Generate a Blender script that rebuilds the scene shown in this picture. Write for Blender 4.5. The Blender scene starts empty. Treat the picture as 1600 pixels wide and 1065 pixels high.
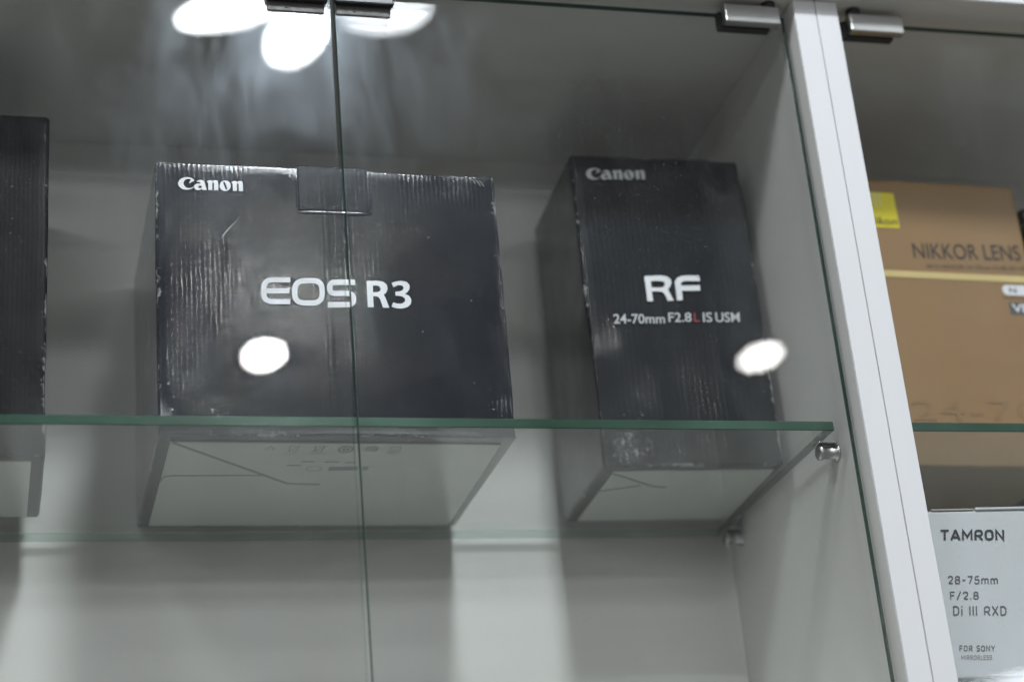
import bpy, bmesh, math, random
from mathutils import Vector, Matrix, noise

sc = bpy.context.scene
COL = sc.collection
random.seed(7)

# ------------------------------------------------------------------ camera
# world: X along the cabinet front, Y into the cabinet, Z up; z = 0 is the top of the glass shelf
cam_d = bpy.data.cameras.new('camera')
cam = bpy.data.objects.new('camera', cam_d)
COL.objects.link(cam)
right = Vector((0.9668472, -0.24057952, -0.08560364))
down = Vector((0.01917875, 0.40270033, -0.91513093))
fwd = Vector((0.25463438, 0.88315001, 0.3939637))
m = Matrix((right, -down, -fwd)).transposed().to_4x4()
m.translation = Vector((-0.08705, -1.11056, -0.42527))
cam.matrix_world = m
cam_d.sensor_width = 36.0
cam_d.lens = 66.375
cam_d.clip_start = 0.02
cam_d.clip_end = 50
cam_d.dof.use_dof = True
cam_d.dof.focus_distance = 1.225
cam_d.dof.aperture_fstop = 3.7
cam_d.dof.aperture_blades = 0
sc.camera = cam

# ------------------------------------------------------------------ room light
world = bpy.data.worlds.new('World')
sc.world = world
world.use_nodes = True
bg = world.node_tree.nodes['Background']
bg.inputs['Strength'].default_value = 1.0
# soft light of the shop: dim above, with added fill glow from an unseen floor below
wt = world.node_tree
wc = wt.nodes.new('ShaderNodeTexCoord')
ws = wt.nodes.new('ShaderNodeSeparateXYZ')
wm = wt.nodes.new('ShaderNodeMapRange')
wm.interpolation_type = 'SMOOTHSTEP'
wm.inputs['From Min'].default_value = -0.35
wm.inputs['From Max'].default_value = 0.25
wm.inputs['To Min'].default_value = 0.25
wm.inputs['To Max'].default_value = 0.065
wx = wt.nodes.new('ShaderNodeMix')
wx.data_type = 'RGBA'
wx.blend_type = 'MULTIPLY'
wx.inputs[0].default_value = 1.0
wx.inputs[6].default_value = (0.97, 0.98, 0.97, 1)
wt.links.new(wc.outputs['Generated'], ws.inputs[0])
wt.links.new(ws.outputs['Z'], wm.inputs['Value'])
wt.links.new(wm.outputs[0], wx.inputs[7])
wt.links.new(wx.outputs[2], bg.inputs['Color'])

CEIL = 1.28     # ceiling of the shop above the shelf


def lamp_or_fill(x, y, d, rad, col=(0.93, 0.97, 1.0), d2=None, rot=0.0):
    l = bpy.data.lights.new('lamp_or_fill', 'AREA')
    if d2:
        l.shape = 'ELLIPSE'
        l.size = d
        l.size_y = d2
    else:
        l.shape = 'DISK'
        l.size = d
        d2 = d
    l.energy = rad * math.pi * (math.pi * d * d2 / 4)
    l.color = col
    o = bpy.data.objects.new('lamp_or_fill', l)
    COL.objects.link(o)
    o.location = (x, y, CEIL)
    o.rotation_euler = (0, 0, rot)
    return o


WARM = (1.0, 0.985, 0.955)
COOL = (0.90, 0.955, 1.0)
# downlights that mirror in the doors
lamp_or_fill(0.460, -2.905, 0.074, 290, WARM, 0.114)
lamp_or_fill(1.651, -2.865, 0.082, 60, WARM, 0.130)
lamp_or_fill(0.350, -1.590, 0.092, 80, COOL, 0.185, math.radians(-6))
lamp_or_fill(0.240, -1.525, 0.195, 80, COOL, 0.090, math.radians(32))
lamp_or_fill(0.478, -1.490, 0.150, 28, COOL, 0.150)
# unseen fill lamps added far back, to lift the wall under the shelf
for fx, fy in ((-2.6, -7.0), (5.2, -7.0), (-1.2, -10.5), (2.4, -10.5), (0.5, -14.0)):
    lamp_or_fill(fx, fy, 2.6, 19, COOL)
# unseen key lamp above the mirrored view, placed by the wall shading
lamp_or_fill(0.300, -1.080, 0.200, 325, COOL)
lamp_or_fill(-0.85, -1.080, 0.550, 24, COOL)  # from here on, unseen lamps added for general fill
lamp_or_fill(1.500, -1.080, 0.550, 9, COOL)
lamp_or_fill(2.300, -2.000, 0.180, 90, COOL)
lamp_or_fill(-0.95, -2.900, 0.105, 90, WARM)

sc.view_settings.view_transform = 'Standard'
sc.view_settings.look = 'None'
sc.view_settings.exposure = 0.0
sc.view_settings.gamma = 1.0
sc.cycles.use_denoising = True
sc.cycles.use_adaptive_sampling = True
sc.cycles.adaptive_threshold = 0.02
sc.cycles.max_bounces = 7
sc.cycles.diffuse_bounces = 3
sc.cycles.glossy_bounces = 4
sc.cycles.transparent_max_bounces = 20
sc.cycles.sample_clamp_indirect = 8.0
sc.cycles.caustics_reflective = False
sc.cycles.caustics_refractive = False


# ------------------------------------------------------------------ helpers
def tag(o, label=None, cat=None, group=None, kind=None):
    if label:
        o['label'] = label
    if cat:
        o['category'] = cat
    if group:
        o['group'] = group
    if kind:
        o['kind'] = kind
    return o


def thing(name, label, cat, loc=(0, 0, 0), yaw=0.0, group=None):
    o = bpy.data.objects.new(name, None)
    o.empty_display_size = 0.02
    COL.objects.link(o)
    o.location = loc
    o.rotation_euler = (0, 0, yaw)
    return tag(o, label, cat, group)


def obj(name, me, mats, parent=None, loc=None):
    o = bpy.data.objects.new(name, me)
    COL.objects.link(o)
    if not isinstance(mats, (list, tuple)):
        mats = [mats]
    if len(me.materials) == 0:
        for mt in mats:
            me.materials.append(mt)
    if parent is not None:
        o.parent = parent
    if loc is not None:
        o.location = loc
    return o


def bm_mesh(name, bm, smooth=False):
    me = bpy.data.meshes.new(name)
    bm.normal_update()
    bm.to_mesh(me)
    bm.free()
    if smooth:
        for p in me.polygons:
            p.use_smooth = True
    return me


def box_bm(bm, lo, hi, bevel=0.0, seg=2):
    r = bmesh.ops.create_cube(bm, size=1.0)
    vs = r['verts']
    for v in vs:
        v.co = Vector([lo[i] + (v.co[i] + 0.5) * (hi[i] - lo[i]) for i in range(3)])
    if bevel > 0:
        es = list({e for v in vs for e in v.link_edges})
        bmesh.ops.bevel(bm, geom=es, offset=bevel, segments=seg, profile=0.5, affect='EDGES')


def box(name, lo, hi, mat, parent=None, bevel=0.0, seg=2):
    bm = bmesh.new()
    box_bm(bm, lo, hi, bevel, seg)
    return obj(name, bm_mesh(name, bm), mat, parent)


def cyl_bm(bm, c, axis, r, h, seg=24, r2=None):
    rot = Vector((0, 0, 1)).rotation_difference(Vector(axis)).to_matrix().to_4x4()
    bmesh.ops.create_cone(bm, cap_ends=True, segments=seg, radius1=r, radius2=r if r2 is None else r2, depth=h,
                          matrix=Matrix.Translation(c) @ rot)


def lathe(name, prof, axis_origin, axis, mat, parent=None, seg=24):
    """prof: list of (distance along axis, radius)"""
    rot = Vector((0, 0, 1)).rotation_difference(Vector(axis)).to_matrix()
    org = Vector(axis_origin)
    vs, fs = [], []
    for (h, r) in prof:
        for k in range(seg):
            a = 2 * math.pi * k / seg
            vs.append(org + rot @ Vector((r * math.cos(a), r * math.sin(a), h)))
    for i in range(len(prof) - 1):
        for k in range(seg):
            k2 = (k + 1) % seg
            fs.append((i * seg + k, i * seg + k2, (i + 1) * seg + k2, (i + 1) * seg + k))
    fs.append(tuple(reversed(range(seg))))
    fs.append(tuple(range((len(prof) - 1) * seg, len(prof) * seg)))
    me = bpy.data.meshes.new(name)
    me.from_pydata([tuple(v) for v in vs], [], fs)
    for p in me.polygons:
        p.use_smooth = len(p.vertices) == 4
    return obj(name, me, mat, parent)


# ---- flat print: polygons with holes, text and pen strokes, laid on a front face (u -> x, v -> z, y = -lift)
def curve_to_mesh(cu, name):
    o = bpy.data.objects.new('tmp', cu)
    COL.objects.link(o)
    dg = bpy.context.evaluated_depsgraph_get()
    me = bpy.data.meshes.new_from_object(o.evaluated_get(dg))
    bpy.data.objects.remove(o)
    bpy.data.curves.remove(cu)
    me.name = name
    me.materials.clear()
    return me


def poly_print(name, polys, mat, parent, lift=0.0002, scale=1e-4, place=None):
    cu = bpy.data.curves.new(name, 'CURVE')
    cu.dimensions = '2D'
    cu.fill_mode = 'BOTH'
    for pl in polys:
        sp = cu.splines.new('POLY')
        sp.points.add(len(pl) - 1)
        for i, (x, y) in enumerate(pl):
            sp.points[i].co = (x * scale * 100, y * scale * 100, 0, 1)
        sp.use_cyclic_u = True
    me = curve_to_mesh(cu, name)
    for v in me.vertices:
        u, w = v.co.x / 100, v.co.y / 100
        if place:
            u, w = place(u, w)
        v.co = (u, -lift, w)
    fix_front(me)
    return obj(name, me, mat, parent)


def fix_front(me):
    me.update()
    bm = bmesh.new()
    bm.from_mesh(me)
    bm.normal_update()
    fl = [f for f in bm.faces if f.normal.y > 0]
    bmesh.ops.reverse_faces(bm, faces=fl)
    bm.to_mesh(me)
    bm.free()


def quad_map(c):
    """c: lower-left, lower-right, upper-right, upper-left"""
    def f(s, t):
        a = Vector(c[0]) * (1 - s) * (1 - t) + Vector(c[1]) * s * (1 - t) + Vector(c[2]) * s * t + Vector(c[3]) * (1 - s) * t
        return a.x, a.y
    return f


def text_print(name, s, corners, mat, parent, bold=0.0, spacing=1.0, lift=0.0002, shear=0.0):
    cu = bpy.data.curves.new(name, 'FONT')
    cu.body = s
    cu.size = 1.0
    cu.offset = bold
    cu.space_character = spacing
    cu.shear = shear
    cu.resolution_u = 4
    me = curve_to_mesh(cu, name)
    xs = [v.co.x for v in me.vertices]
    ys = [v.co.y for v in me.vertices]
    x0, x1, y0, y1 = min(xs), max(xs), min(ys), max(ys)
    f = quad_map(corners)
    for v in me.vertices:
        u, w = f((v.co.x - x0) / (x1 - x0), (v.co.y - y0) / (y1 - y0))
        v.co = (u, -lift, w)
    fix_front(me)
    return obj(name, me, mat, parent)


def fillet(path, r, closed=False, n=5):
    if r <= 0:
        return [Vector(p) for p in path]
    pts = [Vector(p) for p in path]
    out = []
    N = len(pts)
    for i in range(N):
        if not closed and i in (0, N - 1):
            out.append(pts[i])
            continue
        a, b, c = pts[i - 1], pts[i], pts[(i + 1) % N]
        d1, d2 = (a - b), (c - b)
        k1 = 0.5 if (closed or i - 1 > 0) else 1.0
        k2 = 0.5 if (closed or i + 1 < N - 1) else 1.0
        rr = min(r, d1.length * k1, d2.length * k2)
        p, q = b + d1.normalized() * rr, b + d2.normalized() * rr
        for j in range(n + 1):
            t = j / n
            out.append(p * (1 - t) ** 2 + b * 2 * t * (1 - t) + q * t * t)
    res = [out[0]]
    for p in out[1:]:
        if (p - res[-1]).length > 1e-5:
            res.append(p)
    return res


def stroke(path, w, r=0.0, closed=False):
    pts = fillet(path, r, closed)
    if closed and (pts[0] - pts[-1]).length < 1e-5:
        pts.pop()
    N = len(pts)
    vs, fs = [], []
    for i in range(N):
        a = pts[i - 1] if (closed or i > 0) else None
        c = pts[(i + 1) % N] if (closed or i < N - 1) else None
        t1 = (pts[i] - a).normalized() if a is not None else (c - pts[i]).normalized()
        t2 = (c - pts[i]).normalized() if c is not None else t1
        n1, n2 = Vector((-t1.y, t1.x)), Vector((-t2.y, t2.x))
        n = (n1 + n2)
        n = n.normalized() if n.length > 1e-6 else n1
        k = 1 / max(0.45, n.dot(n1))
        vs += [pts[i] + n * w / 2 * k, pts[i] - n * w / 2 * k]
    for i in range(N if closed else N - 1):
        j = (i + 1) % N
        fs.append((2 * i, 2 * i + 1, 2 * j + 1, 2 * j))
    return vs, fs


# stroke alphabet, cap height 1: (advance width, [(path, corner radius, closed)])
GL = {
    'T': (.78, [([(.39, 0), (.39, 1)], 0, 0), ([(0, .93), (.78, .93)], 0, 0)]),
    'A': (.86, [([(.04, 0), (.43, 1), (.82, 0)], .1, 0), ([(.17, .27), (.69, .27)], 0, 0)]),
    'M': (.98, [([(.08, 0), (.08, .95), (.49, .3), (.9, .95), (.9, 0)], 0, 0)]),
    'R': (.78, [([(.08, 0), (.08, .93), (.7, .93), (.7, .42), (.08, .42)], .26, 0), ([(.4, .42), (.73, 0)], 0, 0)]),
    'O': (.82, [([(.08, .07), (.74, .07), (.74, .93), (.08, .93)], .3, 1)]),
    'N': (.82, [([(.08, 0), (.08, .95), (.74, .05), (.74, 1)], 0, 0)]),
    'F': (.62, [([(.08, 0), (.08, .95), (.62, .95)], 0, 0), ([(.08, .5), (.54, .5)], 0, 0)]),
    'S': (.66, [([(.64, .8), (.6, .95), (.06, .95), (.06, .52), (.62, .5), (.62, .05), (.06, .05), (.02, .2)], .24, 0)]),
    'Y': (.76, [([(.02, 1), (.38, .45), (.74, 1)], 0, 0), ([(.38, .47), (.38, 0)], 0, 0)]),
    'I': (.14, [([(.07, 0), (.07, 1)], 0, 0)]),
    'i': (.14, [([(.07, 0), (.07, .68)], 0, 0), ([(.07, .86), (.07, 1)], 0, 0)]),
    'L': (.58, [([(.08, 1), (.08, .05), (.58, .05)], 0, 0)]),
    'E': (.62, [([(.62, .95), (.08, .95), (.08, .05), (.62, .05)], 0, 0), ([(.08, .5), (.56, .5)], 0, 0)]),
    'X': (.74, [([(.02, 0), (.72, 1)], 0, 0), ([(.02, 1), (.72, 0)], 0, 0)]),
    'D': (.76, [([(.08, .05), (.7, .05), (.7, .95), (.08, .95)], .38, 0), ([(.08, 0), (.08, 1)], 0, 0)]),
    '2': (.66, [([(.06, .72), (.06, .95), (.6, .95), (.6, .55), (.06, .05), (.64, .05)], .24, 0)]),
    '8': (.7, [([(.08, .05), (.64, .05), (.64, .53), (.08, .53)], .26, 1), ([(.11, .53), (.61, .53), (.61, .95), (.11, .95)], .24, 1)]),
    '7': (.64, [([(.02, .95), (.6, .95), (.24, 0)], 0, 0)]),
    '5': (.66, [([(.6, .95), (.12, .95), (.08, .5), (.6, .6), (.62, .05), (.06, .05), (.02, .2)], .22, 0)]),
    '-': (.5, [([(.06, .47), (.46, .47)], 0, 0)]),
    '/': (.56, [([(.04, -.06), (.52, 1.04)], 0, 0)]),
    '.': (.16, [([(.02, .055), (.13, .055)], 0, 0)]),
    'm': (.98, [([(.07, 0), (.07, .7)], 0, 0), ([(.07, .45), (.1, .66), (.49, .66), (.49, 0)], .2, 0), ([(.49, .45), (.52, .66), (.91, .66), (.91, 0)], .2, 0)]),
    ' ': (.35, []),
}


def stroke_print(name, s, corners, w, mat, parent, track=0.2, lift=0.0002):
    V, F, L = [], [], []
    x = 0.0
    lay = 0
    for ch in s:
        adv, paths = GL[ch]
        for (p, r, cl) in paths:
            vs, fs = stroke([(a + x, b) for a, b in p], w, r, bool(cl))
            o = len(V)
            V += vs
            L += [lay] * len(vs)
            F += [tuple(i + o for i in f) for f in fs]
            lay = (lay + 1) % 4
        x += adv + track
    xs = [v.x for v in V]
    x0, x1 = min(xs), max(xs)
    y0, y1 = 0.0, 1.0
    f = quad_map(corners)
    vv = []
    for v, l in zip(V, L):
        u, t = f((v.x - x0) / (x1 - x0), (v.y - y0) / (y1 - y0))
        vv.append((u, -lift - l * 2e-5, t))
    me = bpy.data.meshes.new(name)
    me.from_pydata(vv, [], F)
    fix_front(me)
    return obj(name, me, mat, parent)


def quads_print(name, quads, mat, parent, lift=0.0002):
    """quads: list of 4-corner lists in (u, v)"""
    vs, fs = [], []
    for q in quads:
        o = len(vs)
        vs += [(u, -lift, v) for u, v in q]
        fs.append(tuple(range(o, o + len(q))))
    me = bpy.data.meshes.new(name)
    me.from_pydata(vs, [], fs)
    fix_front(me)
    return obj(name, me, mat, parent)


def rect(u0, v0, u1, v1):
    return [(u0, v0), (u1, v0), (u1, v1), (u0, v1)]


# ---- a carton: rounded, slightly crumpled box with its front-left-bottom corner at the origin
def carton(name, w, d, h, mat, parent, r=0.0024, amp=0.0004, seed=0, dents=(), z0=0.0, step=0.0055):
    dims = (w, d, h)

    def ticks(L):
        t = [0, r * 0.2, r * 0.5, r * 0.8, r]
        n = max(2, int((L - 2 * r) / step))
        t += [r + (L - 2 * r) * i / n for i in range(1, n)]
        t += [L - r, L - r * 0.8, L - r * 0.5, L - r * 0.2, L]
        return t
    T = [ticks(L) for L in dims]
    vid, vs, edge, fs = {}, [], [], []

    def vert(i, j, k):
        key = (i, j, k)
        if key in vid:
            return vid[key]
        p = Vector((T[0][i], T[1][j], T[2][k]))
        q = Vector([min(max(p[a], r), dims[a] - r) for a in range(3)])
        dlt = p - q
        n = dlt.normalized()
        e = sorted([min(p[a], dims[a] - p[a]) for a in range(3)])
        out = q + n * r
        s = Vector((p.x * 14 + seed, p.y * 14 - seed, p.z * 14))
        disp = amp * noise.noise(s) + amp * 0.5 * noise.noise(s * 2.7)
        if e[1] < 0.01:      # battered edges
            disp += amp * 0.6 * noise.noise(p * 90 + Vector((seed, 3, 1))) * (1 - e[1] / 0.01)
        for (cx, cy, cz, rad, depth) in dents:
            g = (p - Vector((cx, cy, cz))).length / rad
            if g < 1:
                disp -= depth * (1 - g * g) ** 2
        if p.z < 0.004 and n.z < -0.5:
            disp = min(disp, 0) * 0.2
        out = out + n * disp
        out.z = max(out.z, 0.0)
        vid[key] = len(vs)
        vs.append((out.x, out.y, out.z + z0))
        edge.append(max(0.0, 1 - e[1] / 0.006))
        return vid[key]
    nx, ny, nz = (len(t) - 1 for t in T)
    for i in range(nx):
        for j in range(ny):
            fs.append((vert(i, j, 0), vert(i, j + 1, 0), vert(i + 1, j + 1, 0), vert(i + 1, j, 0)))
            fs.append((vert(i, j, nz), vert(i + 1, j, nz), vert(i + 1, j + 1, nz), vert(i, j + 1, nz)))
    for i in range(nx):
        for k in range(nz):
            fs.append((vert(i, 0, k), vert(i + 1, 0, k), vert(i + 1, 0, k + 1), vert(i, 0, k + 1)))
            fs.append((vert(i, ny, k), vert(i, ny, k + 1), vert(i + 1, ny, k + 1), vert(i + 1, ny, k)))
    for j in range(ny):
        for k in range(nz):
            fs.append((vert(0, j, k), vert(0, j, k + 1), vert(0, j + 1, k + 1), vert(0, j + 1, k)))
            fs.append((vert(nx, j, k), vert(nx, j + 1, k), vert(nx, j + 1, k + 1), vert(nx, j, k + 1)))
    me = bpy.data.meshes.new(name)
    me.from_pydata(vs, [], fs)
    a = me.attributes.new('edge', 'FLOAT', 'POINT')
    a.data.foreach_set('value', edge)
    for p in me.polygons:
        p.use_smooth = True
    return obj(name, me, mat, parent)


# ------------------------------------------------------------------ materials
class NT:
    def __init__(self, name):
        self.m = bpy.data.materials.new(name)
        self.m.use_nodes = True
        self.t = self.m.node_tree
        self.t.nodes.clear()
        self.out = self.n('ShaderNodeOutputMaterial')

    def n(self, typ, **kw):
        nd = self.t.nodes.new(typ)
        for k, v in kw.items():
            if k.startswith('_'):
                setattr(nd, k[1:], v)
            else:
                nd.inputs[k.replace('__', ' ')].default_value = v
        return nd

    def l(self, a, b):
        self.t.links.new(a, b)

    def math(self, op, a, b=None, c=None, clamp=False):
        nd = self.t.nodes.new('ShaderNodeMath')
        nd.operation = op
        nd.use_clamp = clamp
        for i, v in enumerate((a, b, c)):
            if v is None:
                continue
            if hasattr(v, 'is_output'):
                self.l(v, nd.inputs[i])
            else:
                nd.inputs[i].default_value = v
        return nd.outputs[0]

    def ramp(self, src, stops, interp='LINEAR'):
        nd = self.t.nodes.new('ShaderNodeMapRange')
        nd.clamp = True
        nd.inputs['From Min'].default_value = stops[0]
        nd.inputs['From Max'].default_value = stops[1]
        nd.inputs['To Min'].default_value = stops[2]
        nd.inputs['To Max'].default_value = stops[3]
        self.l(src, nd.inputs['Value'])
        return nd.outputs[0]

    def noise(self, vec, scale, detail=3.0, rough=0.55, dist=0.0):
        nd = self.t.nodes.new('ShaderNodeTexNoise')
        nd.inputs['Scale'].default_value = scale
        nd.inputs['Detail'].default_value = detail
        nd.inputs['Roughness'].default_value = rough
        nd.inputs['Distortion'].default_value = dist
        if vec is not None:
            self.l(vec, nd.inputs['Vector'])
        return nd.outputs['Fac']

    def coords(self, scale=(1, 1, 1)):
        tc = self.t.nodes.new('ShaderNodeTexCoord')
        mp = self.t.nodes.new('ShaderNodeMapping')
        mp.inputs['Scale'].default_value = scale
        self.l(tc.outputs['Object'], mp.inputs['Vector'])
        return mp.outputs['Vector']

    def mixc(self, fac, a, b):
        nd = self.t.nodes.new('ShaderNodeMix')
        nd.data_type = 'RGBA'
        if hasattr(fac, 'is_output'):
            self.l(fac, nd.inputs[0])
        else:
            nd.inputs[0].default_value = fac
        for i, v in ((6, a), (7, b)):
            if hasattr(v, 'is_output'):
                self.l(v, nd.inputs[i])
            else:
                nd.inputs[i].default_value = (*v, 1)
        return nd.outputs[2]

    def done(self, shader):
        self.l(shader, self.out.inputs['Surface'])
        return self.m


def plain(name, col, rough=0.5, metal=0.0, bump=0.0, bscale=200, var=0.0, vscale=8, spec=0.5):
    t = NT(name)
    p = t.n('ShaderNodeBsdfPrincipled', Roughness=rough, Metallic=metal)
    p.inputs['Specular IOR Level'].default_value = spec
    p.inputs['Base Color'].default_value = (*col, 1)
    if var or bump:
        v = t.coords()
        if var:
            nz = t.noise(v, vscale, 5)
            c = t.mixc(t.ramp(nz, (0.3, 0.7, 0, 1)), tuple(x * (1 - var) for x in col), tuple(min(1, x * (1 + var)) for x in col))
            t.l(c, p.inputs['Base Color'])
            t.l(t.ramp(t.noise(v, vscale * 5, 4), (0.3, 0.7, rough * 0.8, min(1, rough * 1.25))), p.inputs['Roughness'])
        if bump:
            b = t.n('ShaderNodeBump', Strength=bump, Distance=0.0005)
            t.l(t.noise(v, bscale, 4), b.inputs['Height'])
            t.l(b.outputs[0], p.inputs['Normal'])
    return t.done(p.outputs[0])


def black_carton(name, col=(0.011, 0.013, 0.018), rough=0.30, flute=0.0031, relief=1.0, wear=0.75, seed=0.0, coat=0.9, crough=0.07, corner=None):
    t = NT(name)
    v = t.coords()
    sep = t.n('ShaderNodeSeparateXYZ')
    t.l(v, sep.inputs[0])
    k = 2 * math.pi / flute
    wob = t.math('MULTIPLY', t.noise(v, 45, 3), 5.0)
    sx = t.math('SINE', t.math('ADD', t.math('MULTIPLY', sep.outputs[0], k), wob))
    sy = t.math('SINE', t.math('ADD', t.math('MULTIPLY', sep.outputs[1], k), wob))
    patch = t.ramp(t.noise(v, 16 + seed, 3), (0.35, 0.65, 0.6, 1.0))
    fl = t.math('MULTIPLY', t.math('ADD', sx, sy), patch)
    fine = t.noise(t.coords((0.7, 0.7, 1.3)), 1200, 2, 0.6)
    mid = t.noise(t.coords((1, 1, 0.3)), 240, 3)
    hgt = t.math('ADD', t.math('MULTIPLY', fl, 0.25), t.math('ADD', t.math('MULTIPLY', fine, 0.52), t.math('MULTIPLY', mid, 0.16)))
    bump = t.n('ShaderNodeBump', Strength=relief, Distance=0.0001)
    t.l(hgt, bump.inputs['Height'])
    # scuffs along the edges
    ed = t.n('ShaderNodeAttribute', _attribute_name='edge')
    nz = t.noise(v, 260 + seed, 5, 0.7)
    big = t.noise(v, 22 + seed, 3)
    e1 = t.math('MULTIPLY', t.math('POWER', ed.outputs['Fac'], 1.2), t.ramp(big, (0.38, 0.68, 0.1, 1)))
    if corner:      # battered corner: scuffs, plus its crumple highlight put into the colour
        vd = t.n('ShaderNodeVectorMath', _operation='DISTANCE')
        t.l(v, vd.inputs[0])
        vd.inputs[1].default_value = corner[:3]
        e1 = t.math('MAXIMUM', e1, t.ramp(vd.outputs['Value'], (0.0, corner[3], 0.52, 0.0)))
    scuff_and_sheen = t.ramp(t.math('ADD', t.math('MULTIPLY', e1, 0.42), t.math('MULTIPLY', nz, 0.8)), (0.60, 0.72, 0, wear))
    scuff_and_sheen = t.math('MULTIPLY', scuff_and_sheen, t.math('MULTIPLY', e1, 5.0, clamp=True))
    mask = scuff_and_sheen
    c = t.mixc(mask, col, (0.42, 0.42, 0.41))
    p = t.n('ShaderNodeBsdfPrincipled')
    p.inputs['Specular IOR Level'].default_value = 0.12
    p.inputs['Coat Weight'].default_value = coat
    p.inputs['Coat IOR'].default_value = 1.75
    p.inputs['Coat Roughness'].default_value = crough
    t.l(bump.outputs[0], p.inputs['Coat Normal'])
    t.l(c, p.inputs['Base Color'])
    t.l(t.math('ADD', t.ramp(t.noise(v, 40, 4), (0.3, 0.7, rough * 0.85, rough * 1.2)), t.math('MULTIPLY', mask, 0.3)), p.inputs['Roughness'])
    t.l(bump.outputs[0], p.inputs['Normal'])
    return t.done(p.outputs[0])


def pane_glass(name, tint=(0.978, 0.982, 0.980), smudge=1.0, spec=1.0):
    """thin clear pane: Fresnel mirror over a clear pass-through, with a film of finger smears"""
    t = NT(name)
    geo = t.n('ShaderNodeNewGeometry')
    ior = t.ramp(geo.outputs['Backfacing'], (0, 1, 1.5, 1 / 1.5))
    fr = t.n('ShaderNodeFresnel')
    t.l(ior, fr.inputs['IOR'])
    tr = t.n('ShaderNodeBsdfTransparent')
    tr.inputs['Color'].default_value = (*tint, 1)
    gl = t.n('ShaderNodeBsdfGlossy', Roughness=0.0)
    mx = t.n('ShaderNodeMixShader')
    t.l(fr.outputs[0], mx.inputs[0])
    t.l(tr.outputs[0], mx.inputs[1])
    t.l(gl.outputs[0], mx.inputs[2])
    if smudge <= 0:
        return t.done(mx.outputs[0])
    a = t.noise(t.coords((1, 1, 0.5)), 13, 4, 0.6, 0.8)
    b = t.noise(t.coords((1, 1, 0.22)), 75, 3, 0.6, 0.4)
    d = t.noise(t.coords(), 900, 1, 0.5)
    film = t.math('MULTIPLY', t.ramp(a, (0.42, 0.70, 0.03, 1)), t.ramp(b, (0.3, 0.7, 0.45, 1)))
    rough = t.n('ShaderNodeBsdfGlossy', Roughness=0.21)
    rough.inputs['Color'].default_value = (0.80, 0.90, 1.0, 1)
    m2 = t.n('ShaderNodeMixShader')
    t.l(t.math('MULTIPLY', film, 0.042 * smudge), m2.inputs[0])
    t.l(mx.outputs[0], m2.inputs[1])
    t.l(rough.outputs[0], m2.inputs[2])
    df = t.n('ShaderNodeBsdfDiffuse')
    df.inputs['Color'].default_value = (0.7, 0.7, 0.7, 1)
    m3 = t.n('ShaderNodeMixShader')
    t.l(t.ramp(d, (0.735, 0.76, 0.001, 0.22)), m3.inputs[0])
    t.l(m2.outputs[0], m3.inputs[1])
    t.l(df.outputs[0], m3.inputs[2])
    return t.done(m3.outputs[0])


def clear_rim(name, col, clear):
    """ground rim of a glass plate, half clear"""
    t = NT(name)
    p = t.n('ShaderNodeBsdfPrincipled', Roughness=0.3)
    p.inputs['Base Color'].default_value = (*col, 1)
    tr = t.n('ShaderNodeBsdfTransparent')
    tr.inputs['Color'].default_value = (0.9, 0.96, 0.93, 1)
    mx = t.n('ShaderNodeMixShader')
    mx.inputs[0].default_value = clear
    t.l(p.outputs[0], mx.inputs[1])
    t.l(tr.outputs[0], mx.inputs[2])
    return t.done(mx.outputs[0])


def glass_edge(name, c1, c2):
    t = NT(name)
    v = t.coords((1, 1, 1))
    c = t.mixc(t.ramp(t.noise(v, 5, 3), (0.35, 0.65, 0, 1)), c1, c2)
    p = t.n('ShaderNodeBsdfPrincipled', Roughness=0.22)
    t.l(c, p.inputs['Base Color'])
    b = t.n('ShaderNodeBump', Strength=0.25, Distance=0.0004)
    t.l(t.noise(t.coords((1, 1, 0.2)), 700, 3), b.inputs['Height'])
    t.l(b.outputs[0], p.inputs['Normal'])
    return t.done(p.outputs[0])


def laminate(name, col, rough=0.4):
    t = NT(name)
    v = t.coords()
    c = t.mixc(t.ramp(t.noise(v, 6, 5), (0.3, 0.7, 0, 1)), tuple(x * 0.965 for x in col), col)
    # a few dull rub marks
    rub = t.ramp(t.noise(t.coords((1, 1, 0.25)), 26, 5, 0.65, 1.2), (0.62, 0.74, 0, 0.10))
    c = t.mixc(rub, c, tuple(x * 0.72 for x in col))
    sp = t.ramp(t.noise(v, 330, 2, 0.4), (0.79, 0.81, 0, 0.4))
    c = t.mixc(sp, c, (0.12, 0.12, 0.11))
    p = t.n('ShaderNodeBsdfPrincipled')
    t.l(c, p.inputs['Base Color'])
    p.inputs['Roughness'].default_value = rough
    return t.done(p.outputs[0])


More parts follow.
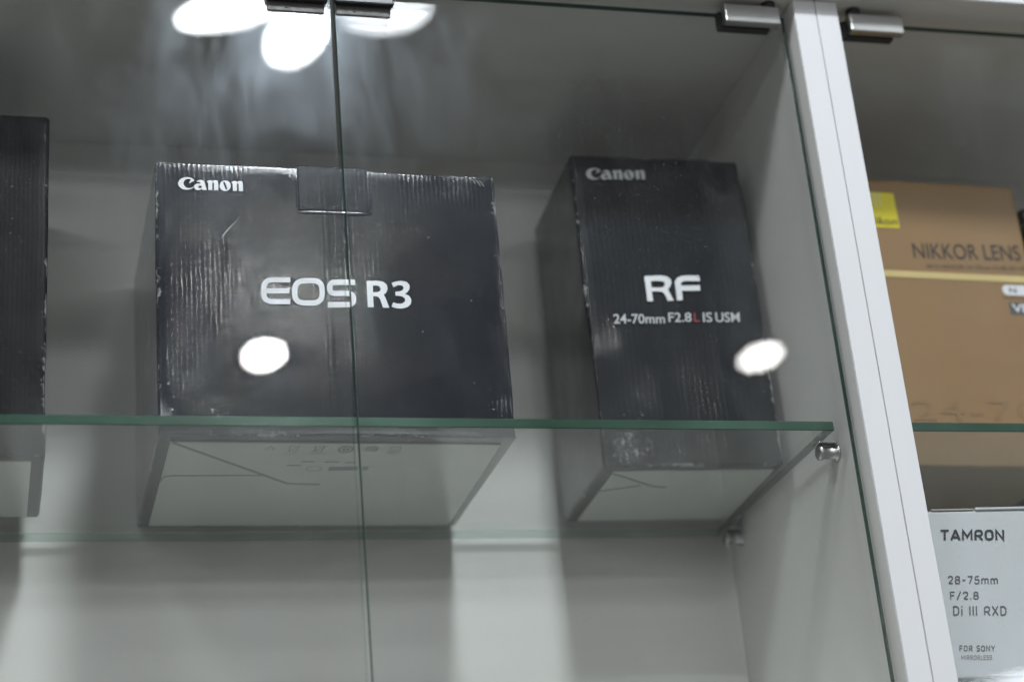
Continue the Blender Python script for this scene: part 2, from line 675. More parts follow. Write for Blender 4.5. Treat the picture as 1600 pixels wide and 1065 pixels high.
def print_carton(name, col, rough=0.35, wear=0.5, var=0.06):
    """smooth coated board with worn edges"""
    t = NT(name)
    v = t.coords()
    ed = t.n('ShaderNodeAttribute', _attribute_name='edge')
    nz = t.noise(v, 240, 5, 0.7)
    big = t.noise(v, 24, 3)
    e1 = t.math('MULTIPLY', ed.outputs['Fac'], t.ramp(big, (0.4, 0.65, 0.1, 1)))
    mask = t.ramp(t.math('ADD', t.math('MULTIPLY', e1, 0.4), t.math('MULTIPLY', nz, 0.8)), (0.72, 0.84, 0, wear))
    base = t.mixc(t.ramp(t.noise(v, 10, 5), (0.3, 0.7, 0, 1)), tuple(x * (1 - var) for x in col), tuple(x * (1 + var) for x in col))
    smear = t.ramp(t.noise(t.coords((1, 1, 0.3)), 120, 4, 0.65), (0.66, 0.76, 0, 0.12))
    base = t.mixc(smear, base, tuple(0.5 * x + 0.2 for x in col))
    c = t.mixc(mask, base, (0.62, 0.60, 0.56))
    p = t.n('ShaderNodeBsdfPrincipled')
    t.l(c, p.inputs['Base Color'])
    t.l(t.ramp(t.noise(v, 35, 4), (0.3, 0.7, rough * 0.85, rough * 1.2)), p.inputs['Roughness'])
    b = t.n('ShaderNodeBump', Strength=0.10, Distance=0.0005)
    t.l(t.noise(v, 320, 4), b.inputs['Height'])
    t.l(b.outputs[0], p.inputs['Normal'])
    return t.done(p.outputs[0])


M = {}
M['panel'] = laminate('white_laminate', (0.76, 0.75, 0.715), 0.42)
M['front_edge'] = laminate('white_edge_banding', (0.565, 0.565, 0.575), 0.38)
M['pane'] = pane_glass('door_glass')
M['pane_back'] = pane_glass('door_glass_inner', smudge=0)
M['shelf_face'] = pane_glass('shelf_glass', (0.955, 0.970, 0.963), 0)
M['pane_rim'] = clear_rim('door_meeting_rim', (0.05, 0.09, 0.075), 0.85)
M['shelf_side'] = clear_rim('shelf_side_rim', (0.045, 0.055, 0.05), 0.35)
M['shelf_back'] = clear_rim('shelf_back_rim', (0.50, 0.62, 0.56), 0.50)
M['shelf_edge'] = glass_edge('shelf_glass_edge', (0.010, 0.040, 0.023), (0.055, 0.120, 0.085))
M['pane_edge'] = glass_edge('door_glass_edge', (0.02, 0.055, 0.042), (0.035, 0.08, 0.062))
M['chrome'] = plain('brushed_chrome', (0.46, 0.46, 0.45), 0.34, 1.0, 0, 900, 0, 60)
M['steel'] = plain('dull_steel', (0.05, 0.048, 0.044), 0.5, 0.0, 0.2, 600, 0.15, 60)
M['rubber'] = plain('black_rubber', (0.012, 0.012, 0.012), 0.6)
M['dark_plastic'] = plain('dark_plastic', (0.02, 0.02, 0.022), 0.35)
M['carton_camera'] = black_carton('black_corrugated_board')
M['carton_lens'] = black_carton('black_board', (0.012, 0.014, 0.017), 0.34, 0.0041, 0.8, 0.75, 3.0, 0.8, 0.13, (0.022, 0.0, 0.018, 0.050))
M['carton_edge_box'] = black_carton('black_board_plain', (0.0045, 0.005, 0.0055), 0.36, 0.0030, 0.4, 0.6, 5.0, 0.05, 0.2)
M['carton_gold'] = print_carton('gold_brown_board', (0.275, 0.162, 0.068), 0.38)
M['carton_pale'] = print_carton('pale_grey_board', (0.50, 0.52, 0.53), 0.3, 0.3, 0.03)
M['white_board'] = plain('white_board', (0.66, 0.66, 0.63), 0.6, 0, 0.15, 300, 0.04, 20)
M['board_edge'] = plain('grey_board_edge', (0.34, 0.33, 0.31), 0.7, 0, 0.2, 400)
M['ink_white'] = plain('white_ink', (0.72, 0.73, 0.75), 0.4, 0, 0.1, 700, 0.05, 90)
M['scuff'] = plain('rubbed_board', (0.30, 0.30, 0.29), 0.7)
M['ink_soft'] = plain('soft_white_ink', (0.50, 0.51, 0.52), 0.45, 0, 0.1, 700, 0.05, 90)
M['ink_red'] = plain('red_ink', (0.30, 0.03, 0.05), 0.45)
M['ink_black'] = plain('black_ink', (0.022, 0.022, 0.024), 0.45)
M['ink_grey'] = plain('grey_ink', (0.09, 0.09, 0.095), 0.5)
M['ink_brown'] = plain('brown_ink', (0.10, 0.065, 0.035), 0.5)
M['ink_faint'] = plain('faint_brown_ink', (0.252, 0.147, 0.062), 0.38)
M['ink_gold'] = plain('pale_gold_foil', (0.62, 0.48, 0.20), 0.35, 0.0, 0.05, 500, 0.06, 30)
M['ink_yellow'] = plain('yellow_ink', (0.78, 0.66, 0.02), 0.4)
M['ink_ray'] = plain('pale_yellow_ink', (0.78, 0.74, 0.40), 0.4)
M['bottom_print'] = plain('bottom_print_grey', (0.30, 0.30, 0.30), 0.6)

# ------------------------------------------------------------------ the cabinets
TOPZ, BOTZ = 0.318, -0.62
FRONT, BACK = -0.058, 0.196
GF, GB = -0.046, -0.041        # door glass


def slab_glass(name, lo, hi, face_mat, edge_mat, axis, parent=None, bevel=0.0, clear_x=False):
    """glass plate: the two big faces (normal = axis) clear, the rim green"""
    bm = bmesh.new()
    box_bm(bm, lo, hi, bevel, 1)
    bm.normal_update()
    for f in bm.faces:
        if abs(f.normal[axis]) > 0.99:
            f.material_index = 2 if (axis == 1 and f.normal.y > 0) else 0
        elif axis == 1 and clear_x and f.normal.x > 0.5:
            f.material_index = 3
        elif axis == 2 and abs(f.normal.x) > 0.5:
            f.material_index = 2
        elif axis == 2 and f.normal.y > 0.5:
            f.material_index = 3
        else:
            f.material_index = 1
    mats = [face_mat, edge_mat] + ([M['pane_back'], M['pane_rim']] if axis == 1 else [M['shelf_side'], M['shelf_back']])
    return obj(name, bm_mesh(name, bm), mats, parent)


def shelf_support(parent, x, y, z):
    """chrome pin in the side panel with a forked glass holder; x is the panel face, the pin points to -x"""
    pin = lathe('shelf_support', [(0.0, 0.0058), (0.0012, 0.0058), (0.0018, 0.0042), (0.010, 0.0042), (0.0115, 0.0052), (0.0135, 0.0052), (0.0145, 0.0040)],
                (x, y, z - 0.0064), (-1, 0, 0), M['chrome'], parent)
    bm = bmesh.new()
    box_bm(bm, (x - 0.0150, y - 0.0065, z - 0.0016), (x - 0.0015, y + 0.0065, z - 0.0002), 0.0006, 2)
    obj('support_plate', bm_mesh('support_plate', bm), M['chrome'], pin)
    return pin


def cabinet(name, label, x0, x1, doors, side_t=0.0168):
    """x0..x1 is the inner width"""
    c = thing(name, label, 'display cabinet', (x0, FRONT, BOTZ))
    ox, oy, oz = x0, FRONT, BOTZ

    def bx(nm, lo, hi, mat, bevel=0.0004):
        return box(nm, (lo[0] - ox, lo[1] - oy, lo[2] - oz), (hi[0] - ox, hi[1] - oy, hi[2] - oz), mat, c, bevel, 1)
    bx('back_panel', (x0 + 0.0003, BACK, BOTZ), (x1 - 0.0003, BACK + 0.006, TOPZ - 0.0003), M['panel'], 0)
    for a, b in ((x0 - side_t, x0), (x1, x1 + side_t)):
        s = bx('side_panel', (a, FRONT + 0.0012, BOTZ), (b, BACK + 0.006, TOPZ - 0.0003), M['panel'], 0)
        e = box('edge_band', (a - ox + 0.0001, 0, 0), (b - ox - 0.0001, 0.0012, TOPZ - 0.0003 - oz), M['front_edge'], s, 0.0003, 1)
    tp = bx('top_panel', (x0 - side_t, -0.0705, TOPZ), (x1 + side_t, BACK + 0.006, TOPZ + 0.018), M['panel'], 0.0005)
    box('edge_band', (-side_t + 0.0002, -0.0717 - oy, TOPZ + 0.0003 - oz), (x1 - x0 + side_t - 0.0002, -0.0705 - oy, TOPZ + 0.0177 - oz), M['front_edge'], tp, 0.0003, 1)
    bx('bottom_panel', (x0 + 0.0003, FRONT + 0.02, BOTZ - 0.018), (x1 - 0.0003, BACK, BOTZ), M['panel'], 0)
    for (a, b, hinge) in doors:
        d = slab_glass('glass_door', (a - ox, GF - oy, 0.006), (b - ox, GB - oy, 0.3095 - oz), M['pane'], M['pane_edge'], 1, c, 0.0004, hinge < 0)
        # hinge clip at the top outer corner, magnet plate at the top of the meeting edge
        hx0, hx1 = (a + 0.008, a + 0.0505) if hinge < 0 else (b - 0.049, b - 0.0065)
        hx0 -= ox
        hx1 -= ox
        hz = (0.2975 if hinge < 0 else 0.2985) - oz
        cap = box('hinge_clip', (hx0, GF - 0.0080 - oy, hz), (hx1, GF - 0.0004 - oy, hz + 0.0150), M['chrome'], d, 0.0014, 3)
        for p in cap.data.polygons:
            p.use_smooth = False
        box('gasket', (hx0 - 0.0022, GF - 0.0003 - oy, hz - 0.0012), (hx1 - 0.006, GB + 0.0012 - oy, hz + 0.0125), M['rubber'], d, 0.0006, 1)
        kx = hx0 + 0.006 if hinge < 0 else hx1 - 0.006
        bm = bmesh.new()
        cyl_bm(bm, Vector((kx, GF - 0.003 - oy, hz + 0.0172)), (0, 0, 1), 0.0052, 0.0050, 20)
        obj('pivot', bm_mesh('pivot', bm), M['rubber'], d)
        mx0, mx1 = (b - 0.0430, b - 0.0045) if hinge < 0 else (a + 0.0010, a + 0.0385)
        mx0 -= ox
        mx1 -= ox
        pz = 0.2875 - oz
        bm = bmesh.new()
        box_bm(bm, (mx0, GF - 0.0012 - oy, pz), (mx1, GF - 0.0002 - oy, pz + 0.020), 0.0003, 1)
        pl = obj('catch_plate', bm_mesh('catch_plate', bm), M['steel'], d)
        bm = bmesh.new()
        box_bm(bm, (mx0 - 0.001, GF - 0.0060 - oy, pz + 0.0068), (mx1 + 0.002, GF - 0.0013 - oy, pz + 0.0195), 0.0012, 2)
        obj('catch_body', bm_mesh('catch_body', bm), M['dark_plastic'], pl)
        bm = bmesh.new()
        cyl_bm(bm, Vector(((mx0 + mx1) / 2 - 0.006, GF - 0.0014 - oy, pz + 0.0035)), (0, -1, 0), 0.0013, 0.0006, 16)
        obj('screw', bm_mesh('screw', bm), M['rubber'], pl)
    return c, ox, oy, oz


LX0, LX1 = -0.2105, 0.4490
RX0, RX1 = 0.4831, 1.1426
cabL, ox, oy, oz = cabinet('display_cabinet', 'white display cabinet with two glass doors left of the pillar seam',
                           LX0, LX1, [(-0.2080, 0.1146, -1), (0.1172, 0.4462, 1)])
for yy in (-0.012, 0.172):
    shelf_support(cabL, LX1 - ox, yy - oy, -0.0064 - oz)
cabR, ox2, oy2, oz2 = cabinet('display_cabinet', 'white display cabinet right of the pillar seam, holding brown and pale boxes',
                              RX0, RX1, [(0.4860, 0.8110, -1), (0.8145, 1.1398, 1)])

# ------------------------------------------------------------------ glass shelves


def shelf(label, x0, x1, zt, y0=-0.0372, y1=0.1885, th=0.0064):
    s = slab_glass('glass_shelf', (0, 0, -th), (x1 - x0, y1 - y0, 0), M['shelf_face'], M['shelf_edge'], 2, None, 0.0005)
    s.location = (x0, y0, zt)
    return tag(s, label, 'shelf', 'glass shelves')


shelf('clear glass shelf with green edge carrying the three black boxes', -0.2080, 0.4375, 0.0)
shelf('clear glass shelf with dark green edge under the brown gold-banded box', 0.4860, 1.1395, 0.0)
shelf('clear glass shelf under the pale grey box at the bottom right', 0.4860, 1.1395, -0.1742, -0.020)

# ------------------------------------------------------------------ lettering traced in tenths of a millimetre on the box fronts
CANON = [[(257,1811),(247,1824),(231,1832),(211,1835),(189,1831),(168,1820),(155,1804),(149,1784),(153,1767),(164,1753),(180,1743),(200,1740),(220,1743),(237,1749),(250,1760),(253,1767),(246,1762),(235,1755),(220,1753),(206,1755),(193,1765),(186,1779),(185,1794),(190,1807),(201,1818),(214,1822),(226,1822),(234,1816),(220,1788),(236,1798)],[(269,1803),(280,1813),(298,1819),(313,1816),(322,1805),(337,1745),(310,1743),(305,1753),(293,1744),(278,1740),(262,1745),(253.5,1759),(255,1774),(265,1785),(280,1791),(297,1790),(295,1798),(289,1803),(280,1804)],[(305,1767),(304,1762),(300,1759),(295,1757),(290,1756),(286,1758),(282,1762),(281,1766),(282,1770),(286,1774),(291,1776),(296,1776),(300,1775),(304,1771)],[(335,1804),(344,1812),(356,1818),(370,1819),(373,1810),(387,1820),(402,1820),(410,1813),(413,1797),(412,1746),(385,1746),(385,1797),(381,1805),(376,1804),(374,1798),(372,1746),(347,1746),(347,1800),(342,1805)],[(496,1784),(495,1775),(492,1767),(487,1759),(481,1753),(474,1748),(466,1745),(458,1743),(450,1744),(442,1746),(435,1751),(429,1757),(425,1764),(422,1772),(422,1780),(423,1789),(426,1797),(430,1805),(436,1811),(444,1816),(452,1820),(460,1821),(468,1820),(476,1818),(483,1814),(488,1808),(493,1801),(495,1793)],[(447,1813),(457,1812),(472,1764),(470,1754),(461,1755),(446,1802)],[(498,1807),(507,1814),(518,1820),(533,1821),(536,1812),(550,1822),(565,1823),(573,1816),(576,1799),(575,1748),(548,1748),(548,1800),(544,1807),(539,1807),(536,1800),(535,1748),(509,1748),(509,1802),(505,1807)]]
R3 = [[(1373,1114),(1446,1119),(1485,1112),(1508,1092),(1512,1062),(1500,1032),(1482,1018),(1493,998),(1515,924),(1472,924),(1458,982),(1446,1001),(1428,1005),(1411,1005),(1410,925),(1371,925)],[(1413,1083),(1440,1085),(1461,1078),(1466,1061),(1459,1043),(1439,1034),(1412,1034)],[(1541,1106),(1570,1118),(1607,1124),(1643,1118),(1662,1095),(1660,1067),(1645,1043),(1628,1029),(1655,1015),(1668,988),(1662,956),(1638,932),(1601,920),(1561,922),(1530,933),(1544,964),(1570,956),(1600,956),(1622,971),(1626,991),(1610,1008),(1585,1013),(1562,1014),(1563,1042),(1591,1045),(1613,1056),(1622,1074),(1612,1089),(1586,1092),(1552,1075)]]
RF = [[(458,1477),(576,1484),(626,1477),(654,1455),(657,1424),(645,1395),(626,1375),(632,1350),(658,1283),(612,1281),(597,1331),(581,1351),(545,1356),(500,1355),(502,1278),(458,1276)],[(503,1437),(570,1440),(599,1435),(607,1418),(597,1394),(571,1386),(502,1386)],[(876,1486),(876,1442),(775,1442),(745,1438),(729,1419),(730,1404),(871,1409),(869,1365),(729,1362),(726,1288),(683,1285),(683,1382),(682,1432),(705,1467),(743,1483),(780,1487)]]


def flat_panel(name, pts, z0, z1, mat, parent):
    """horizontal board cut to an outline"""
    bm = bmesh.new()
    a = [bm.verts.new((x, y, z0)) for x, y in pts]
    b = [bm.verts.new((x, y, z1)) for x, y in pts]
    bm.faces.new(list(reversed(a)))
    bm.faces.new(b)
    n = len(pts)
    for i in range(n):
        bm.faces.new((a[i], a[(i + 1) % n], b[(i + 1) % n], b[i]))
    bmesh.ops.recalc_face_normals(bm, faces=bm.faces[:])
    return obj(name, bm_mesh(name, bm), mat, parent)


def flap_edge_shade(name, path, w, z0, z1, mat, parent, r=0.0):  # grey strip that draws a flap's edge together with its shade line
    vs, fs = stroke(path, w, r)
    bm = bmesh.new()
    lo = [bm.verts.new((v.x, v.y, z0)) for v in vs]
    hi = [bm.verts.new((v.x, v.y, z1)) for v in vs]
    for f in fs:
        bm.faces.new([lo[i] for i in f])
        bm.faces.new([hi[i] for i in reversed(f)])
    for i in range(0, len(vs) - 2, 2):
        bm.faces.new((lo[i], lo[i + 2], hi[i + 2], hi[i]))
        bm.faces.new((lo[i + 1], lo[i + 3], hi[i + 3], hi[i + 1]))
    bmesh.ops.recalc_face_normals(bm, faces=bm.faces[:])
    return obj(name, bm_mesh(name, bm), mat, parent)


FZ = 0.0016     # boxes stand on the folded flaps of their bottoms

# ---- large camera box
B = thing('camera_box', 'large wide black camera box with tuck tab and EOS R3 lettering', 'box', (0, 0, 0.0002), math.atan2(0.0019, 0.23))
W, D, H = 0.2315, 0.184, 0.194
carton('carton', W, D, H, M['carton_camera'], B, 0.0024, 0.00045, 2.0,
       [(0.228, 0.0, 0.010, 0.022, 0.0012), (0.002, 0.0, 0.008, 0.014, 0.0012), (0.2, 0, 0.19, 0.02, 0.0006)], FZ)
poly_print('lettering', CANON, M['ink_white'], B, 0.0006)
poly_print('lettering', R3, M['ink_white'], B, 0.0007)


def eos_letter(paths, corners, wd):
    V, F = [], []
    for li, (p, r, cl) in enumerate(paths):
        vs, fs = stroke(p, wd, r, cl)
        o = len(V)
        V += [(v.x, v.y, li) for v in vs]
        F += [tuple(i + o for i in f) for f in fs]
    f = quad_map(corners)
    out = []
    x1 = max(v[0] for v in V)
    for (x, y, li) in V:
        u, t = f(x / x1, y)
        out.append((u, -0.0006 - li * 3e-5, t))
    me = bpy.data.meshes.new('lettering')
    me.from_pydata(out, [], F)
    fix_front(me)
    return obj('lettering', me, M['ink_white'], B)


h = 0.095
eos_letter([([(1.06, 1 - h), (h, 1 - h), (h, h), (1.06, h)], .34, False), ([(h, .5), (1.03, .5)], 0, False)],
           [(0.06686, 0.0924), (0.08588, 0.0929), (0.08665, 0.1124), (0.06751, 0.1118)], 2 * h)
h2 = 0.10
eos_letter([([(h2, h), (1.2 - h2, h), (1.2 - h2, 1 - h), (h2, 1 - h)], .36, True)],
           [(0.0869, 0.0920), (0.10858, 0.0927), (0.10952, 0.1127), (0.0877, 0.1119)], 2 * h)
eos_letter([([(1.02, 1 - h), (h, 1 - h), (h, .5), (1.06 - h, .5), (1.06 - h, h), (0.03, h)], .27, False)],
           [(0.1099, 0.0916), (0.1293, 0.0921), (0.1303, 0.1122), (0.1109, 0.1116)], 2 * h)
# chipped specks, a hairline scratch and rubbed corner on the coated front


def scuff(pts, w, parent, lift=0.0006):
    vs, fs = stroke(pts, w)
    me = bpy.data.meshes.new('scuff_mark')
    me.from_pydata([(v.x, -lift, v.y) for v in vs], [], fs)
    fix_front(me)
    return obj('scuff_mark', me, M['scuff'], parent)


scuff([(0.0430, 0.1403), (0.0452, 0.1437), (0.0486, 0.1481), (0.0521, 0.1515)], 0.00010, B)
for a, b in (((0.2157, 0.1919), (0.2177, 0.1885)), ((0.2184, 0.1915), (0.2212, 0.1867)), ((0.2208, 0.1912), (0.2238, 0.1863))):
    scuff([a, ((a[0] + b[0]) / 2 + 0.0002, (a[1] + b[1]) / 2), b], 0.0005, B)
for i, (a, b) in enumerate([(0.1474, 0.1538), (0.1572, 0.1566), (0.1651, 0.1487), (0.1697, 0.1518), (0.1757, 0.1492), (0.1736, 0.1515), (0.1812, 0.1455), (0.1267, 0.1323),
                            (0.1934, 0.1181), (0.2074, 0.0996), (0.2163, 0.0214), (0.2215, 0.0169), (0.2177, 0.0124), (0.2244, 0.0147), (0.2048, 0.0393), (0.0064, 0.0357),
                            (0.0085, 0.0185), (0.0060, 0.0532), (0.0102, 0.0800), (0.1728, 0.0753), (0.0331, 0.0188)]):
    q = random.uniform(0.0004, 0.0013)
    an = random.uniform(-1.2, 1.9)
    scuff([(a, b), (a + q * 0.5 * math.cos(an) + 0.0001, b + q * 0.5 * math.sin(an)), (a + q * math.cos(an), b + q * math.sin(an))], random.uniform(0.0003, 0.0006), B)
# tuck tab pushed into its slot on the front, with the raised lip of the slot around it
bm = bmesh.new()
box_bm(bm, (0.0945, -0.0010, 0.1625), (0.1425, 0.0006, H + FZ + 0.0006), 0.0007, 2)
tab = obj('tuck_tab', bm_mesh('tuck_tab', bm), M['carton_camera'], B)


def rounded_bar(name, a, b, r, mat, parent, squash=0.6):
    a, b = Vector(a), Vector(b)
    n = 20
    bm = bmesh.new()
    rings = []
    ax = (b - a).normalized()
    side = Vector((0, -1, 0))
    up = ax.cross(side)
    for i in range(n + 1):
        t = i / n
        taper = min(1, 6 * t + 0.35, 6 * (1 - t) + 0.35)
        c = a.lerp(b, t) + Vector((0, 0.0002 * noise.noise(Vector((t * 7, 1, r * 900))), 0.0003 * noise.noise(Vector((t * 5, 4, 2)))))
        rings.append([bm.verts.new(c + (side * math.cos(q) * squash + up * math.sin(q)) * r * taper) for q in [2 * math.pi * k / 10 for k in range(10)]])
    for i in range(n):
        for k in range(10):
            bm.faces.new((rings[i][k], rings[i][(k + 1) % 10], rings[i + 1][(k + 1) % 10], rings[i + 1][k]))
    bm.faces.new(list(reversed(rings[0])))
    bm.faces.new(rings[-1])
    bmesh.ops.recalc_face_normals(bm, faces=bm.faces[:])
    return obj(name, bm_mesh(name, bm, True), mat, parent)


rounded_bar('slot_lip', (0.0935, 0.0002, 0.1612), (0.1437, 0.0002, 0.1618), 0.0016, M['carton_camera'], B)
rounded_bar('slot_lip', (0.0935, 0.0002, 0.1625), (0.0938, 0.0002, 0.1900), 0.0010, M['carton_camera'], B)
rounded_bar('slot_lip', (0.1434, 0.0002, 0.1625), (0.1431, 0.0002, 0.1900), 0.0010, M['carton_camera'], B)
# bottom: white lining inside a black rim, grey strips for flap edges and their shade, and the small printed marks
flat_panel('bottom_lining', [(0.0085, 0.0100), (0.2225, 0.0105), (0.2245, 0.1765), (0.0080, 0.1755)], 0.0006, FZ + 0.0002, M['white_board'], B)
flap_edge_shade('flap_edge_shade', [(0.0095, 0.0105), (0.0930, 0.0860), (0.1150, 0.0875)], 0.0024, 0.0002, 0.0006, M['board_edge'], B)
flap_edge_shade('flap_edge_shade', [(0.0085, 0.0830), (0.0095, 0.0715), (0.0770, 0.0700)], 0.0013, 0.0002, 0.0006, M['board_edge'], B, 0.006)


def mark(paths, w, parent, name='printed_mark', z0=0.0002, z1=0.0005):
    V, F = [], []
    for (p, r, cl) in paths:
        vs, fs = stroke(p, w, r, cl)
        o = len(V)
        V += [(v.x, v.y, z0) for v in vs]
        F += [tuple(reversed([i + o for i in f])) for f in fs]
    me = bpy.data.meshes.new(name)
    me.from_pydata(V, [], F)
    return obj(name, me, M['bottom_print'], parent)


def at(px, py, pts, s=0.001):
    return [(px + a * s, py + b * s) for a, b in pts]


ring = [(4.6 * math.cos(t * 0.5236), 6 * math.sin(t * 0.5236)) for t in range(12)]
mark([(at(.0720, .0185, [(-3, 3), (0, -4), (3, 2), (-3, 3)]), 0, False)], .0008, B)
mark([(at(.0872, .0195, [(-3, -5), (-2, 5), (2, 5), (3, -5)]), 0, True), (at(.0872, .0195, [(-4, 6), (4, -6)]), 0, False), (at(.0872, .0195, [(-5, 9), (5, 9)]), 0, False)], .0006, B)
mark([(at(.1038, .0195, [(-3, -5), (-2, 4), (2, 4), (3, -5)]), 0, True), (at(.1038, .0195, [(-4, 5), (4, -6)]), 0, False), (at(.1038, .0195, [(-5, 8), (5, 8)]), 0, False)], .0010, B)
mark([(at(.1213, .0200, ring), 0, True), (at(.1213, .0200, [(a * .35, b * .35) for a, b in ring]), 0, True)], .0013, B)
mark([(at(.1383, .0185, [(-4, 3), (-3, -4), (4, -3), (3, 4)]), .001, True), (at(.1383, .0185, [(-3, 0), (4, 0)]), 0, False)], .0009, B)
mark([(at(.1529, .0188, [(-3, -4), (4, -4), (4, 1), (-3, 1)]), 0, True), (at(.1529, .0188, [(-4, 5), (5, 5)]), 0, False), (at(.1529, .0188, [(-4, 8), (3, 8)]), 0, False)], .0006, B)
mark([(at(.0915, .0500, [(-4, 0), (5, 0)]), 0, False), (at(.1000, .0430, [(-4, 0), (5, 0)]), 0, False), (at(.1150, .0430, [(-4, 0), (6, 0)]), 0, False), (at(.1280, .0440, [(-3, 0), (4, 0)]), 0, False)], .0022, B)
mark([(at(.1060, .0560, [(a * 1.1, b * .8) for a, b in ring]), 0, True)], .0007, B)
mark([([(.1160, .0560), (.1355, .0555)], 0, False), ([(.1385, .0552), (.1425, .0550)], 0, False)], .0075, B)

VIEW = Vector((-0.087, -1.1106, -0.4253))
for ch in B.children:        # the filled carton bulges in front and its front panel leans a little
    for v in ch.data.vertices:
        p = v.co.copy()
        bu = max(0.0, 1 - (2 * p.x / W - 1) ** 2)
        bv = max(0.0, 1 - (2 * (p.z - FZ) / H - 1) ** 2)
        dl = p.z * math.tan(math.radians(-1.7)) * max(0.0, 1 - max(0.0, p.y) / D)
        dl -= p.x * 0.010 * max(0.0, 1 - max(0.0, p.y) / D)
        dl -= 0.0010 * bu * bv * max(0.0, min(1.0, 1 - p.y / 0.01))
        v.co = p + (p - VIEW) * (dl / (p.y - VIEW.y))

# ---- tall lens box
RFB = thing('lens_box', 'tall narrow black lens box with RF lettering standing near the pillar', 'box', (0.3069, 0.0575, 0.0002), -0.0357, 'black lens boxes')
W2, D2, H2 = 0.1325, 0.1205, 0.2460
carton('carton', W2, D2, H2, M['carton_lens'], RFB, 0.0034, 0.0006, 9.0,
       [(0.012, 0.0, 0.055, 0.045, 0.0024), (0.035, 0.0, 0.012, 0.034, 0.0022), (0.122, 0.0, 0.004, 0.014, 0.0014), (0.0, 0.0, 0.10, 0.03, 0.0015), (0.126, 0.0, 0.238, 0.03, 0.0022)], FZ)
cx = (0.0113 - 0.0015) / (0.0576 - 0.0149)


def canon_rf(u, v):
    s = (u - 0.0149) / (0.0576 - 0.0149)
    t = (v - 0.1740) / (0.1835 - 0.1740)
    return 0.0108 + s * 0.0453, 0.2258 + t * 0.0100 + s * 0.0006


poly_print('lettering', CANON, M['ink_soft'], RFB, 0.0014, 1e-4, canon_rf)
poly_print('lettering', RF, M['ink_white'], RFB, 0.0014)
for (s, c) in (('24-70mm', [(0.0188, 0.1097), (0.0570, 0.1101), (0.0576, 0.1177), (0.0191, 0.1173)]),
               ('F2.8', [(0.0598, 0.1113), (0.0772, 0.1115), (0.0776, 0.1190), (0.0602, 0.1188)]),
               ('IS', [(0.0859, 0.1114), (0.0928, 0.1115), (0.0933, 0.1193), (0.0864, 0.1192)]),
               ('USM', [(0.0954, 0.1115), (0.1139, 0.1117), (0.1144, 0.1195), (0.0959, 0.1193)])):
    text_print('lettering', s, c, M['ink_soft'], RFB, 0.012, 1.0, 0.0014)
text_print('lettering', 'L', [(0.0790, 0.1116), (0.0832, 0.1117), (0.0836, 0.1188), (0.0794, 0.1187)], M['ink_red'], RFB, 0.012, 1.0, 0.0014)['label'] = 'red letter L in the grey lens lettering'
flat_panel('bottom_lining', [(0.0085, 0.0065), (0.1260, 0.0065), (0.1260, 0.1130), (0.0085, 0.1130)], 0.0006, FZ + 0.0002, M['white_board'], RFB)
flap_edge_shade('flap_edge_shade', [(0.0085, 0.0090), (0.0450, 0.0370), (0.0560, 0.0400)], 0.0022, 0.0002, 0.0006, M['board_edge'], RFB)
flap_edge_shade('flap_edge_shade', [(0.0085, 0.0460), (0.0360, 0.0350)], 0.0014, 0.0002, 0.0006, M['board_edge'], RFB)

# ---- black box cut by the left border
LB = thing('lens_box', 'plain black box cut off by the left border of the photo', 'box', (-0.1960, 0.0383, 0.0002), 0.012, 'black lens boxes')
carton('carton', 0.1290, 0.1212, 0.2470, M['carton_edge_box'], LB, 0.0028, 0.0005, 21.0, [(0.128, 0, 0.045, 0.03, 0.0010)], FZ)
flat_panel('bottom_lining', [(0.0075, 0.0070), (0.1205, 0.0070), (0.1205, 0.1150), (0.0075, 0.1150)], 0.0006, FZ + 0.0002, M['white_board'], LB)

# ---- brown lens box in the right cabinet
NB = thing('lens_box', 'brown lens box with yellow corner logo and pale gold band', 'box', (0.5150, 0.0480, 0.0002), 0.03, 'boxes in the right cabinet')
carton('carton', 0.1510, 0.125, 0.2335, M['carton_gold'], NB, 0.0022, 0.0001, 33.0)
quads_print('gold_band', [rect(0.0022, 0.1503, 0.1488, 0.1557)], M['ink_gold'], NB, 0.0004)
lg = quads_print('logo_square', [rect(0.0155, 0.1918, 0.0453, 0.2216)], M['ink_yellow'], NB, 0.0004)
rays = []
for i in range(6):
    a = 0.0165 + i * 0.0030
    rays.append([(a, 0.2210), (a + 0.0017 - i * 0.0001, 0.2210), (a - 0.0 + 0.0080 - 0.0135 + i * 0.0012 + 0.0012, 0.2035 + i * 0.0013), (a + 0.0080 - 0.0135 + i * 0.0012, 0.2035 + i * 0.0013)])
rays = [[(min(max(u, 0.0158), 0.045), v) for u, v in q] for q in rays]
quads_print('logo_ray', rays, M['ink_ray'], lg, 0.0006)
text_print('lettering', 'Nikon', [(0.0168, 0.1937), (0.0440, 0.1937), (0.0440, 0.2003), (0.0168, 0.2003)], M['ink_black'], lg, 0.01, 1.0, 0.0007, 0.25)
text_print('lettering', 'NIKKOR LENS', [(0.0530, 0.1667), (0.1448, 0.1690), (0.1448, 0.1822), (0.0530, 0.1797)], M['ink_black'], NB, 0.0, 1.0, 0.0004)
text_print('lettering', 'AF-S NIKKOR 24-70mm f/2.8E ED VR', [(0.0616, 0.1592), (0.1475, 0.1606), (0.1475, 0.1640), (0.0616, 0.1625)], M['ink_brown'], NB, 0.0, 1.0, 0.0004)
pill = []
for i in range(20):
    a = 2 * math.pi * i / 20
    pill.append(((0.1273 if math.cos(a) < 0 else 0.1435) + 0.0044 * math.cos(a), 0.1434 + 0.0044 * math.sin(a)))
pb = quads_print('badge', [pill], M['ink_white'], NB, 0.0004)
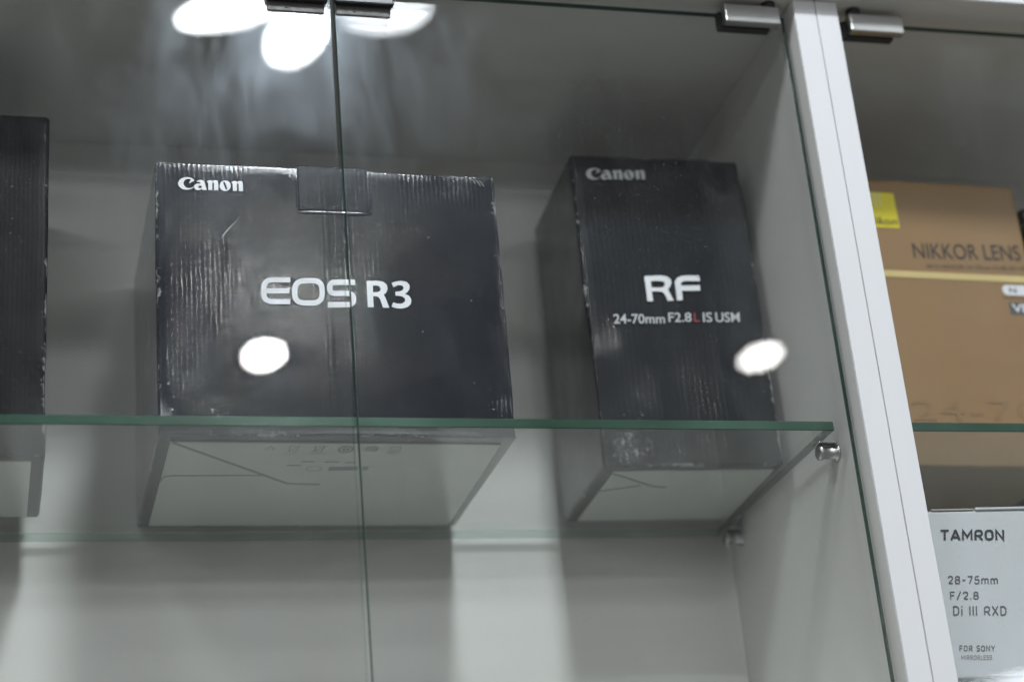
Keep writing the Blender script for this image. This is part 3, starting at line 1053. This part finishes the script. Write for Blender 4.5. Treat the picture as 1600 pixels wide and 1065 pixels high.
text_print('lettering', 'N', [(0.1288, 0.1412), (0.1345, 0.1412), (0.1345, 0.1457), (0.1288, 0.1457)], M['ink_black'], pb, 0.0, 1.0, 0.0007)
quads_print('thin_rule', [rect(0.1220, 0.1366, 0.1485, 0.1372)], M['ink_brown'], NB, 0.0004)
vb = quads_print('badge', [rect(0.1262, 0.1232, 0.1480, 0.1332)], M['ink_grey'], NB, 0.0004)
text_print('lettering', 'VR', [(0.1280, 0.1248), (0.1440, 0.1248), (0.1440, 0.1318), (0.1280, 0.1318)], M['ink_white'], vb, 0.02, 1.0, 0.0007)
text_print('lettering', '24-70', [(0.0280, 0.0350), (0.1330, 0.0372), (0.1330, 0.0530), (0.0280, 0.0508)], M['ink_faint'], NB, 0.0, 1.1, 0.0004)

# ---- dark box right of it, a sliver at the right border
DB = thing('lens_box', 'dark box with a yellow patch right of the brown box, at the right border', 'box', (0.6800, 0.0700, 0.0002), 0.0, 'boxes in the right cabinet')
carton('carton', 0.1200, 0.11, 0.2250, M['carton_edge_box'], DB, 0.0022, 0.0001, 41.0)
quads_print('logo_square', [rect(0.0030, 0.1960, 0.0260, 0.2200)], M['ink_yellow'], DB, 0.0004)

# ---- pale lens box on the lower shelf
TB = thing('lens_box', 'pale grey lens box with TAMRON lettering on the lower right shelf', 'box', (0.4900, -0.0345, -0.1740), -0.05, 'boxes in the right cabinet')
carton('carton', 0.0960, 0.098, 0.1122, M['carton_pale'], TB, 0.0018, 0.0001, 55.0)
stroke_print('lettering', 'TAMRON', [(0.0108, 0.0922), (0.0558, 0.0911), (0.0570, 0.0980), (0.0120, 0.0990)], 0.21, M['ink_black'], TB, 0.2, 0.0004)
stroke_print('lettering', '28-75mm', [(0.0103, 0.0626), (0.0452, 0.0616), (0.0461, 0.0668), (0.0112, 0.0678)], 0.15, M['ink_grey'], TB, 0.26, 0.0004)
stroke_print('lettering', 'F/2.8', [(0.0099, 0.0523), (0.0298, 0.0517), (0.0306, 0.0567), (0.0107, 0.0573)], 0.15, M['ink_grey'], TB, 0.26, 0.0004)
stroke_print('lettering', 'Di III RXD', [(0.0100, 0.0416), (0.0470, 0.0404), (0.0480, 0.0465), (0.0110, 0.0477)], 0.15, M['ink_grey'], TB, 0.26, 0.0004)
stroke_print('lettering', 'FOR SONY', [(0.0099, 0.0182), (0.0343, 0.0173), (0.0349, 0.0209), (0.0105, 0.0218)], 0.15, M['ink_grey'], TB, 0.26, 0.0004)
stroke_print('lettering', 'MIRRORLESS', [(0.0100, 0.0126), (0.0310, 0.0118), (0.0315, 0.0147), (0.0105, 0.0155)], 0.11, M['ink_grey'], TB, 0.26, 0.0004)
# lid board standing a little proud along the top
bm = bmesh.new()
box_bm(bm, (0.008, -0.0006, 0.1120), (0.038, 0.05, 0.1134), 0.0004, 1)
obj('lid_flap', bm_mesh('lid_flap', bm), M['board_edge'], TB)
bm = bmesh.new()
box_bm(bm, (0.039, -0.0012, 0.1119), (0.086, 0.05, 0.1138), 0.0006, 2)
obj('lid_flap', bm_mesh('lid_flap', bm), M['carton_pale'], TB)
